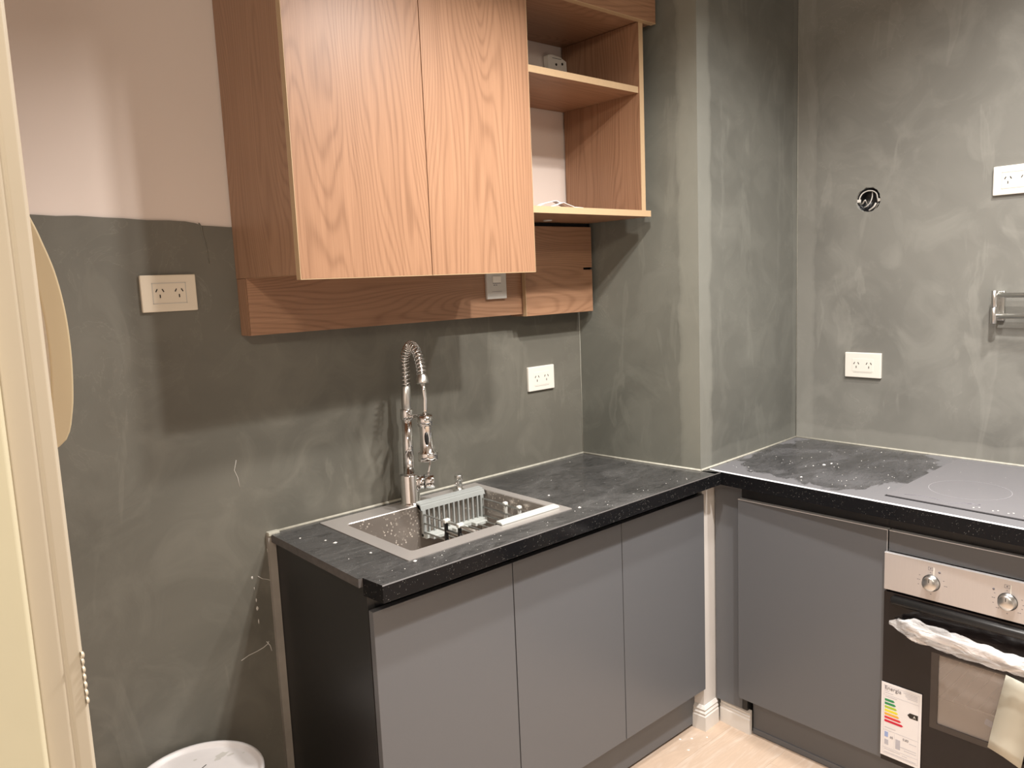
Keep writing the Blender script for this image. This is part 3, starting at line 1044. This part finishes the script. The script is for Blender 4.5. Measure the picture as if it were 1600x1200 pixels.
# ================================================================== RIGHT WORKTOP, HOB
W2 = thing('cooktop_worktop', 'black granite worktop with wiped dust streaks along the right wall', 'worktop', (2.35, -1.0, CT))
MB().prism([(2.0680, -.4725), (2.0295, -1.78), (2.6662, -1.78), (2.6662, -.4445)], CT - .020, CT, mi=1, top_mi=0).build('slab', ['granite_right', 'granite_edge'], W2)
mb = MB()
ya, yb = -.4750, -1.78


def xe(yy):
    return 2.0632 + (yy + .478) * (.029 / .875)


sec = [(.0300, CT - .0202), (0, CT - .0202), (0, CT - .0022), (.0022, CT + .0001), (.0045, CT + .0001), (.0045, CT - .0190), (.0300, CT - .0190)]
sec = [(0.0, .8350), (0.0, CT - .0022), (.0024, CT + .0002), (.0050, CT + .0002), (.0050, CT - .0202), (.055, CT - .0202), (.055, .8350)]
A_ = [mb.bm.verts.new((xe(ya) + p[0], ya, p[1])) for p in sec]
B_ = [mb.bm.verts.new((xe(yb) + p[0], yb, p[1])) for p in sec]
n = len(sec)
for i in range(n):
    mb.bm.faces.new([A_[i], A_[(i + 1) % n], B_[(i + 1) % n], B_[i]]).material_index = 1 if i in (1, 2) else 0  # arris faces are pale: highlight painted along the black granite edge
mb.bm.faces.new(A_[::-1])
mb.bm.faces.new(B_)
mb.build('front_edge', ['granite_edge', 'edge_highlight'], W2)

HB = thing('induction_cooktop', 'flat black glass cooktop under a grey dust film near the right wall', 'cooktop', (2.37, -1.3, CT))
hobr = [(2.110, -1.008), (2.090, -1.60), (2.610, -1.60), (2.625, -1.003)]
MB().prism(hobr, CT + .0003, CT + .0045, mi=0).build('glass', 'hob', HB, bevel=.0012)
MB().prism([(2.106, -1.005), (2.086, -1.604), (2.614, -1.604), (2.629, -1.000)], CT + .0001, CT + .0016).build('seal', 'steel_profile', HB)
zz = CT + .0047


def circ(cx, cy, r, t=.0008, n=56):
    mb = MB()
    a = [mb.bm.verts.new((cx + r * math.cos(2 * math.pi * k / n), cy + r * math.sin(2 * math.pi * k / n), zz)) for k in range(n)]
    b = [mb.bm.verts.new((cx + (r + t) * math.cos(2 * math.pi * k / n), cy + (r + t) * math.sin(2 * math.pi * k / n), zz)) for k in range(n)]
    for k in range(n):
        mb.bm.faces.new([a[k], b[k], b[(k + 1) % n], a[(k + 1) % n]])
    return mb


circ(2.285, -1.155, .098).build('burner_ring', 'hob_mark', HB)
circ(2.50, -1.42, .080).build('burner_ring', 'hob_mark', HB)
circ(2.250, -1.44, .075).build('burner_ring', 'hob_mark', HB)
mb = MB()
for k, yy in enumerate([-1.218, -1.228, -1.262, -1.270, -1.296, -1.304, -1.33]):
    mb.box(2.120 + .010 * (k % 2), 2.1235 + .010 * (k % 2), yy - .0018, yy + .0018, zz - .0002, zz + .0002)
mb.build('touch_marks', 'plate', HB)['kind'] = 'stuff'
mb = MB()
mb.tube([(2.135, -1.045, zz), (2.150, -1.085, zz), (2.140, -1.125, zz), (2.118, -1.165, zz), (2.142, -1.180, zz), (2.150, -1.205, zz)], .0009, 4)
mb.tube([(2.146, -1.190, zz), (2.158, -1.205, zz), (2.146, -1.215, zz), (2.156, -1.222, zz)], .0018, 4)
mb.build('smear', 'ink', HB)

# ================================================================== RIGHT BASE UNITS
DX = 2.085
RC = thing('corner_base_cabinet', 'slate-grey single-door base cabinet between the white column foot and oven', 'cabinet', (2.3, -.78, 0))
MB().box(2.1035, 2.1205, -.5660, -.4680, .083, .8340).build('filler_panel', 'grey_door', RC, bevel=.0005)
MB().box(2.1290, 2.6, -.5840, -.5670, .0, .8340).build('side_panel', 'grey_dark', RC)
MB().box(2.1420, 2.6, -1.018, -1.002, .0, .8340).build('side_panel', 'grey_dark', RC)
MB().box(2.1035, 2.112, -1.019, -.5845, .775, .8340).build('front_rail', 'steel_profile', RC)
MB().box(2.105, 2.6, -1.001, -.5845, .130, .146).build('bottom_panel', 'grey_dark', RC)
MB().box(2.1040, 2.1285, -.5840, -.5670, .083, .8340).build('side_panel', 'grey_dark', RC)
d = MB().box(DX, DX + .018, -1.0235, -.5640, .1290, .7905).build('door', 'grey_door', RC, bevel=.0006)
MB().box(DX - .0002, DX + .0182, -1.0235, -.5640, .7906, .7922).build('edge_band', 'edge_highlight', d)
MB().box(DX - .0008, DX - .0002, -1.0240, -1.0228, .1290, .7922).build('edge_band', 'edge_highlight', d)
PL = thing('plinth', 'long slate-grey plinth board at floor level below the oven and corner door', 'plinth', (2.13, -1.14, 0))
MB().box(2.1245, 2.1400, -1.70, -.5925, .0015, .1280).build('kick_board', 'grey_door', PL, bevel=.0005)
MB().box(2.1215, 2.1244, -1.70, -.5935, .0015, .0200).build('kick_seal', 'grey_door', PL)

OC = thing('oven_housing', 'slate-grey oven housing with a slim drawer front above the oven', 'cabinet', (2.3, -1.33, 0))
d = MB().box(DX, DX + .018, -1.624, -1.0275, .7355, .7905).build('drawer_front', 'grey_door', OC, bevel=.0006)
MB().box(DX - .0002, DX + .0182, -1.624, -1.0275, .7906, .7922).build('edge_band', 'edge_highlight', d)
MB().box(2.1420, 2.6, -1.64, -1.626, .0, .8340).build('side_panel', 'grey_dark', OC)
MB().box(2.1030, 2.112, -1.625, -1.0195, .775, .8340).build('front_rail', 'steel_profile', OC)
MB().box(2.145, 2.6, -1.625, -1.0195, .100, .118).build('bottom_panel', 'grey_dark', OC)

# ================================================================== OVEN
PX = 2.073
OV = thing('built_in_oven', 'built-in electric oven with steel control panel and black glass door', 'oven', (2.35, -1.32, .13))
cp = MB().box(PX, PX + .030, -1.622, -1.0215, .6300, .7320).build('control_panel', 'panel_steel', OV, bevel=.0012)
MB().box(PX - .0003, PX + .010, -1.622, -1.0215, .7320, .7332).build('panel_lip', 'edge_highlight', OV)
MB().box(PX + .032, 2.60, -1.618, -1.0255, .125, .7340).build('oven_body', 'steel_profile', OV) if False else None


def knob(yc, zc):
    k = MB().ring((PX, yc, zc), (-1, 0, 0), [(.0205, 0), (.0205, .0015), (.0180, .0020), (.0180, .0145), (.0172, .0160), (0, .0160)], 36).build('knob', 'brushed', OV)
    MB().ring((PX - .0001, yc, zc), (-1, 0, 0), [(.0218, 0), (.0218, .0009), (0, .0009)], 32).build('knob_collar', 'black_plastic', k)
    MB().box(PX - .0167, PX - .0160, yc - .0008, yc + .0008, zc + .005, zc + .014).build('pointer', 'slot', k)


for yc in (-1.141, -1.3155, -1.49):
    knob(yc, .6775)
pr = MB()
for yc in (-1.141, -1.3155, -1.49):
    for k, a_ in enumerate((150, 175, 200, 225, 25, 0, -20, -45, -90)):
        if k in (3, 6, 7) and yc == -1.141:
            continue
        u, v = math.cos(R(a_)) * .033, math.sin(R(a_)) * .030
        for dd in (0, .0042) if k % 2 else (0,):
            pr.box(PX - .0003, PX + .0002, yc - u - .0016 - dd, yc - u + .0016 - dd, .6775 + v - .0007, .6775 + v + .0007)
    # little pan / lamp pictogram above
    for (u0, u1, v0, v1) in ((-.006, .006, .0415, .0423), (-.006, .006, .0335, .0343), (-.006, -.0052, .034, .042), (.0052, .006, .034, .042), (-.002, .002, .0365, .0395), (-.001, .001, .0270, .0290)):
        pr.box(PX - .0003, PX + .0002, yc - u1 + .002, yc - u0 + .002, .6775 + v0, .6775 + v1)
pr.cyl((PX, -1.1605, .7105), (PX - .0004, -1.1605, .7105), .0030, seg=10)
pr.cyl((PX, -1.2845, .7020), (PX - .0004, -1.2845, .7020), .0028, seg=10)
pr.build('panel_markings', 'ink', cp)
mb = MB()
for yc in (-1.141, -1.3155, -1.49):
    mb.box(PX - .0006, PX + .0002, yc - .0075, yc - .0045, .6975, .7200)
mb.build('dial_mark', 'plate', cp)

GX = 2.072
gz0, gz1 = .1350, .6245
# glass door with real opening: frame ring + window
wy0, wy1, wz0, wz1 = -1.515, -1.147, .281, .492
od = MB()


def frame_x(mb, x0, x1, oy0, oy1, oz0, oz1, iy0, iy1, iz0, iz1):
    mb.box(x0, x1, oy0, iy0, oz0, oz1)
    mb.box(x0, x1, iy1, oy1, oz0, oz1)
    mb.box(x0, x1, iy0, iy1, oz0, iz0)
    mb.box(x0, x1, iy0, iy1, iz1, oz1)
    return mb


frame_x(od, GX, GX + .022, -1.622, -1.0235, gz0, gz1, wy0, wy1, wz0, wz1)
od = od.build('oven_door', 'oven_black', OV)
frame_x(MB(), GX + .0005, GX + .004, wy0, wy1, wz0, wz1, wy0 + .018, wy1 - .018, wz0 + .016, wz1 - .004).build('window_border', 'window_border', od)
MB().box(GX + .0045, GX + .0065, wy0, wy1, wz0, wz1).build('window_pane', 'oven_glass', od)
MB().cyl((GX - .004, -1.60, .6065), (GX - .004, -1.045, .6065), .0125, seg=20, ch=.004).build('top_rail', 'black_plastic', od)
# cavity
cv = MB()
cx0, cx1, cy0, cy1, cz0, cz1 = GX + .024, 2.52, -1.55, -1.095, .24, .54
cv.box(cx1, cx1 + .01, cy0, cy1, cz0, cz1)
cv.box(cx0, cx1, cy0 - .01, cy0, cz0, cz1)
cv.box(cx0, cx1, cy1, cy1 + .01, cz0, cz1)
cv.box(cx0, cx1, cy0, cy1, cz0 - .01, cz0)
cv.box(cx0, cx1, cy0, cy1, cz1, cz1 + .01)
cv.build('cavity', 'oven_inner', OV)
rk = MB().tube([(cx0 + .01, cy0 + .005, .355), (cx0 + .01, cy1 - .005, .355), (cx1 - .02, cy1 - .005, .355), (cx1 - .02, cy0 + .005, .355)], .0022, 6, closed=True)
for k in range(14):
    yy = cy0 + .03 + k * .030
    rk.cyl((cx0 + .01, yy, .356), (cx1 - .02, yy, .356), .0012, seg=6)
rk.build('wire_rack', 'brushed', OV)
MB().box(GX + .0066, GX + .0070, -1.315, -1.275, .335, .352, rot=(Matrix.Rotation(.25, 3, 'X'), (GX, -1.295, .343))).build('sticker', 'blue_tape', od)

# bowed handle
hb = []
for k in range(15):
    t = k / 14
    yy = -1.068 - t * .505
    hb.append((GX - .016 - .034 * math.sin(math.pi * t) ** .6, yy, .553))
mb = MB()
prev = None
for i, p in enumerate(hb):
    q = [mb.bm.verts.new((p[0] + a_, p[1], p[2] + c_)) for a_, c_ in ((-.004, -.010), (.004, -.012), (.005, .011), (-.004, .013), (-.0062, .006), (-.0062, -.005))]
    if prev:
        for k in range(6):
            mb.bm.faces.new([prev[k], prev[(k + 1) % 6], q[(k + 1) % 6], q[k]]).smooth = True
    else:
        mb.bm.faces.new(q)
    prev = q
mb.bm.faces.new(prev)
hd_ = mb.build('handle', 'panel_steel', od)
for yy in (-1.080, -1.560):
    MB().box(GX - .022, GX, yy - .009, yy + .009, .545, .562).build('handle_mount', 'black_plastic', hd_, bevel=.002)
# crinkled clear film sleeve over the handle
fb = bmesh.new()
rr = random.Random(11)
rows = []
NS = 64
for k in range(NS + 1):
    t = k / NS
    yy = -1.046 - t * .545
    bow = .034 * math.sin(math.pi * min(max((t - .03) / .94, 0), 1)) ** .6
    cx = GX - .018 - bow
    env = min(1, (t / .13)) ** .6 if t < .13 else (min(1, ((1 - t) / .10)) ** .6)
    env = max(env, .20)
    up = .031 if t < .30 else .031 - .010 * min(1, (t - .30) / .2)
    row_ = []
    for j in range(18):
        a_ = 2 * math.pi * j / 18
        rz = (up if math.sin(a_) > 0 else .025) * env * (1 + .10 * math.sin(k * .9 + j * 1.3) + .07 * math.sin(k * .37 + j * 2.1)) + rr.uniform(-.0007, .0007)
        rx = .013 * env * (1 + .22 * math.sin(k * .55 + j * 1.9) + .12 * math.sin(k * 1.3 - j)) + rr.uniform(-.0005, .0005)
        row_.append(fb.verts.new((cx - math.cos(a_) * rx, yy, .550 - (1 - env) * .004 + math.sin(a_) * rz)))
    rows.append(row_)
for A_, B_ in zip(rows, rows[1:]):
    for j in range(18):
        fb.faces.new([A_[j], A_[(j + 1) % 18], B_[(j + 1) % 18], B_[j]]).smooth = True
fb.faces.new(rows[0][::-1])
mb = MB()
mb.bm.free()
mb.bm = fb
tag(mb.build('protective_film', 'film'), 'crinkled clear plastic film wrapped round the oven door handle', 'plastic wrap')

# small white tag low on the door
MB().box(GX - .0006, GX, -1.285, -1.262, .195, .2165).build('sticker', 'plate', od)

# energy label, slightly lifted, on the left of the door
LB = thing('energy_label', 'white energy rating label with coloured arrow bars stuck on oven door', 'label', (GX, -1.078, .255))
lx = GX - .0035
ly0, ly1, lz0, lz1 = -1.0235, -1.1285, .1510, .3655      # left edge, right edge
MB().box(lx, lx + .0010, ly1, ly0, lz0, lz1).build('sheet', 'paper', LB)


def lab(u0, u1, v0, v1, m, name='print'):
    """u,v 0..1 on the label, v downwards"""
    mb = MB()
    w_, h_ = ly0 - ly1, lz1 - lz0
    mb.box(lx - .0003, lx, ly0 - u1 * w_, ly0 - u0 * w_, lz1 - v1 * h_, lz1 - v0 * h_)
    return mb.build(name, m, LB)


for u0, u1, v0, v1 in ((.06, .94, .035, .038), (.06, .94, .160, .163), (.06, .94, .640, .643), (.06, .94, .880, .883), (.06, .063, .035, .96), (.937, .94, .035, .96), (.06, .94, .958, .961), (.35, .353, .66, .87)):
    lab(u0, u1, v0, v1, 'ink_light', 'rule_line')
for i, (c_, e_) in enumerate((('g1', .30), ('g1', .33), ('g2', .36), ('y1', .39), ('o1', .42), ('r1', .47), ('r2', .52))):
    if c_ not in M:
        M[c_] = plain('arrow_' + c_, {'g1': (.03, .28, .10), 'g2': (.45, .60, .05), 'y1': (.85, .75, .05), 'o1': (.85, .45, .05), 'r1': (.72, .04, .05), 'r2': (.62, .01, .04)}[c_], .6)
    v = .215 + i * .0475
    w_, h_ = ly0 - ly1, lz1 - lz0
    yl, yr = ly0 - .09 * w_, ly0 - e_ * w_
    za, zb = lz1 - v * h_, lz1 - (v + .030) * h_
    MB().prism([(yl, za), (yr, za), (yr - .0045, (za + zb) / 2), (yr, zb), (yl, zb)], lx - .0004, lx, axis='x').build('rating_arrow', c_, LB)
w_, h_ = ly0 - ly1, lz1 - lz0
yl, yr = ly0 - .70 * w_, ly0 - .92 * w_
za, zb = lz1 - .30 * h_, lz1 - .365 * h_
MB().prism([(yl + .004, (za + zb) / 2), (yl - .002, za), (yr, za), (yr, zb), (yl - .002, zb)], lx - .0004, lx, axis='x').build('rating_arrow', 'slot', LB)
trot = (R(90), 0, R(-90))
text('lettering', 'Energia', .0150, (lx - .0003, ly0 - .08 * w_, lz1 - .088 * h_), trot, 'ink', LB)
text('lettering', 'A', .0105, (lx - .0006, ly0 - .80 * w_, lz1 - .352 * h_), trot, 'plate', LB)
text('lettering', '65', .0085, (lx - .0003, ly0 - .24 * w_, lz1 - .735 * h_), trot, 'ink', LB)
text('lettering', '0,83', .0090, (lx - .0003, ly0 - .56 * w_, lz1 - .700 * h_), trot, 'ink', LB)
for u0, u1, v in ((.08, .2, .105), (.08, .3, .13), (.55, .9, .055), (.6, .9, .075), (.6, .9, .095), (.65, .9, .115), (.1, .4, .18), (.1, .38, .60), (.72, .9, .71), (.5, .9, .80), (.6, .9, .83), (.1, .5, .90), (.55, .68, .91), (.1, .9, .94)):
    lab(u0, u1, v, v + .006, 'ink_light', 'small_print')
lab(.10, .19, .665, .735, 'ink_blue', 'pictogram')
lab(.38, .50, .72, .85, 'ink_light', 'pictogram')
lab(.10, .20, .77, .84, 'ink_light', 'pictogram')

# cream sheet hanging in front of the window, at the frame's right edge
mb = MB()
b = mb.bm
rows = []
for k in range(9):
    t = k / 8
    z_ = .487 - t * .200
    xo = GX - .0030 - .016 * math.sin(t * 1.9) * .6
    ya = -1.320 + .0310 * t
    yb = -1.3925 + .030 * t + .0
    rows.append([b.verts.new((xo - .0, ya, z_ + .006)), b.verts.new((xo - .003, (ya + yb) / 2, z_ - .003 * t)), b.verts.new((xo, yb, z_ - .012 * t - .008))])
for A_, B_ in zip(rows, rows[1:]):
    for j in range(2):
        b.faces.new([A_[j], A_[j + 1], B_[j + 1], B_[j]]).smooth = True
o = mb.build('paper_sheet', 'paper_cream')
sm = o.modifiers.new('solid', 'SOLIDIFY')
sm.thickness = .0006
tag(o, 'blank cream paper sheet hanging over the oven window at the right edge', 'paper')

# ================================================================== BUCKET
BU = thing('plaster_bucket', 'white plastic bucket with a grubby lid standing by the left wall', 'bucket', (.5216, -.1576, 0))
bc_ = (.5216, -.1576, 0)
rb = .1445
MB().ring(bc_, (0, 0, 1), [(0, .001), (.118, .001), (.122, .005), (.136, .392), (.136, .394)], 48).build('body', 'bucket', BU)
MB().ring(bc_, (0, 0, 1), [(.1365, .380), (.1435, .381), (rb, .385), (rb, .407), (.1435, .410), (.1385, .410), (.1350, .4075), (.1320, .4010), (.128, .4005), (0, .4005)], 56).build('lid', 'bucket', BU)
mb = MB()
rr = random.Random(2)
for (cx, cy, r) in ((.600, -.095, .012), (.585, -.105, .007), (.545, -.07, .0035), (.615, -.11, .006), (.640, -.125, .003), (.50, -.12, .003), (.53, -.15, .010)):
    n_ = 10
    vs = [mb.bm.verts.new((cx + r * 1.4 * rr.uniform(.6, 1.2) * math.cos(6.283 * k / n_), cy + r * rr.uniform(.4, 1.0) * math.sin(6.283 * k / n_), .4008)) for k in range(n_)]
    mb.bm.faces.new(vs)
mb.build('dried_splash', 'plate_grey', BU)['kind'] = 'stuff'
mb = MB()
mb.box(.520, .560, -.1190, -.1170, .4006, .4011, rot=(Matrix.Rotation(.5, 3, 'Z'), (.54, -.118, .4)))
mb.box(.512, .523, -.1300, -.1240, .4006, .4012)
mb.build('pen_mark', 'slot', BU)

# ================================================================== INTERCOM HANDSET behind the casing
IH = thing('intercom_handset', 'aged cream curved handset on the left wall, peeking past the door casing', 'intercom', (.09, -1.27, 1.49))
prof = []
# outline in x (out from wall) against z, at y ~ -1.27
import bisect
kz = [1.398, 1.402, 1.410, 1.430, 1.460, 1.490, 1.518, 1.545, 1.563, 1.578]
kx = [.1120, .1172, .1212, .1248, .1268, .1262, .1225, .1150, .1080, .098]


def cat(z):
    i = min(max(bisect.bisect_right(kz, z) - 1, 0), len(kz) - 2)
    t = (z - kz[i]) / (kz[i + 1] - kz[i])
    p0, p1, p2, p3 = kx[max(i - 1, 0)], kx[i], kx[i + 1], kx[min(i + 2, len(kx) - 1)]
    return .5 * (2 * p1 + (-p0 + p2) * t + (2 * p0 - 5 * p1 + 4 * p2 - p3) * t * t + (-p0 + 3 * p1 - 3 * p2 + p3) * t ** 3)


out = [(cat(z), z) for z in [1.578 - .180 * k / 36 for k in range(37)]]
inn = [(cat(z) - .0135, z) for z in [1.404 + .168 * k / 24 for k in range(25)]]
MB().prism(out + inn, -1.290, -1.245, axis='y').build('grip', 'handset', IH, bevel=.0012)
MB().box(.050, .094, -1.300, -1.235, 1.39, 1.585).build('cradle', 'handset', IH, bevel=.006)
MB().box(.093, .1130, -1.288, -1.247, 1.401, 1.425).build('ear_cup', 'handset', IH, bevel=.003)

# ================================================================== crumbs and plaster flecks
mb = MB()
rr = random.Random(21)


def crumb(x, y, z, r, flat=.5):
    n_ = 5
    vs = [mb.bm.verts.new((x + r * rr.uniform(.5, 1.3) * math.cos(6.283 * k / n_), y + r * rr.uniform(.5, 1.3) * math.sin(6.283 * k / n_), z)) for k in range(n_)]
    tpv = mb.bm.verts.new((x, y, z + r * flat))
    for k in range(n_):
        mb.bm.faces.new([vs[k], vs[(k + 1) % n_], tpv])


for k in range(60):
    x = rr.uniform(.82, 1.97)
    y = rr.choice([rr.uniform(-.515, -.45), rr.uniform(-.515, -.45), rr.uniform(-.44, -.03)])
    if .93 < x < 1.47 and y > -.45:
        continue
    crumb(x, y, CT + .0001, rr.uniform(.0006, .0016))
for x, y, r in ((.884, -.20, .005), (.876, -.165, .003), (.905, -.33, .004), (.945, -.455, .005), (.84, -.10, .003), (1.52, -.30, .004), (1.49, -.45, .005)):
    crumb(x, y, CT + .0001, r)
for k in range(70):
    x, y = rr.uniform(2.10, 2.62), rr.uniform(-1.0, -.5)
    crumb(x, y, CT + .0001, rr.uniform(.0008, .0020))
for x, y, r in ((2.15, -.74, .004), (2.33, -.72, .006), (2.36, -.73, .005), (2.30, -.70, .003)):
    crumb(x, y, CT + .0001, r)
for k in range(16):
    crumb(rr.uniform(2.11, 2.6), rr.uniform(-1.35, -1.02), CT + .0046, rr.uniform(.0005, .0011))
for x, y in ((1.93, -.445), (2.0, -.50), (1.96, -.47), (1.90, -.50)):
    crumb(x, y, .0002, .005)
o = mb.build('plaster_crumbs', 'crumb')
o['kind'] = 'stuff'
tag(o, 'white plaster crumbs scattered over the black worktops', 'crumbs')

# chips and ridges in the render on the left of the back wall
mb = MB()
for x, z, w_, h_ in ((.7490, .775, .0030, .011), (.7545, .713, .0022, .012), (.7555, .690, .0035, .014), (.7560, .655, .0015, .014), (.752, .745, .0010, .010)):
    n_ = 7
    vs = [mb.bm.verts.new((x + w_ * math.cos(6.283 * k / n_) * rr.uniform(.6, 1.1), -.0002, z + h_ * .5 * math.sin(6.283 * k / n_) * rr.uniform(.7, 1.1))) for k in range(n_)]
    c_ = mb.bm.verts.new((x, -.0016, z))
    for k in range(n_):
        mb.bm.faces.new([vs[k], vs[(k + 1) % n_], c_])


def crack(pts, r=.0007):
    mb.tube([(x, -.0004, z) for x, z in pts], r, 5)


crack([(.702, .568), (.722, .575), (.745, .578), (.763, .582), (.775, .588), (.778, .594)], .0011)
crack([(.772, .595), (.781, .580), (.784, .565)], .0012)
crack([(.764, .775), (.775, .765), (.790, .758), (.800, .752)], .0008)
crack([(.795, .84), (.798, .80), (.804, .77)], .0010)
crack([(.735, 1.085), (.728, 1.06), (.735, 1.04), (.738, 1.015)], .0008)
mb.build('render_chips', 'plate_grey', wb)
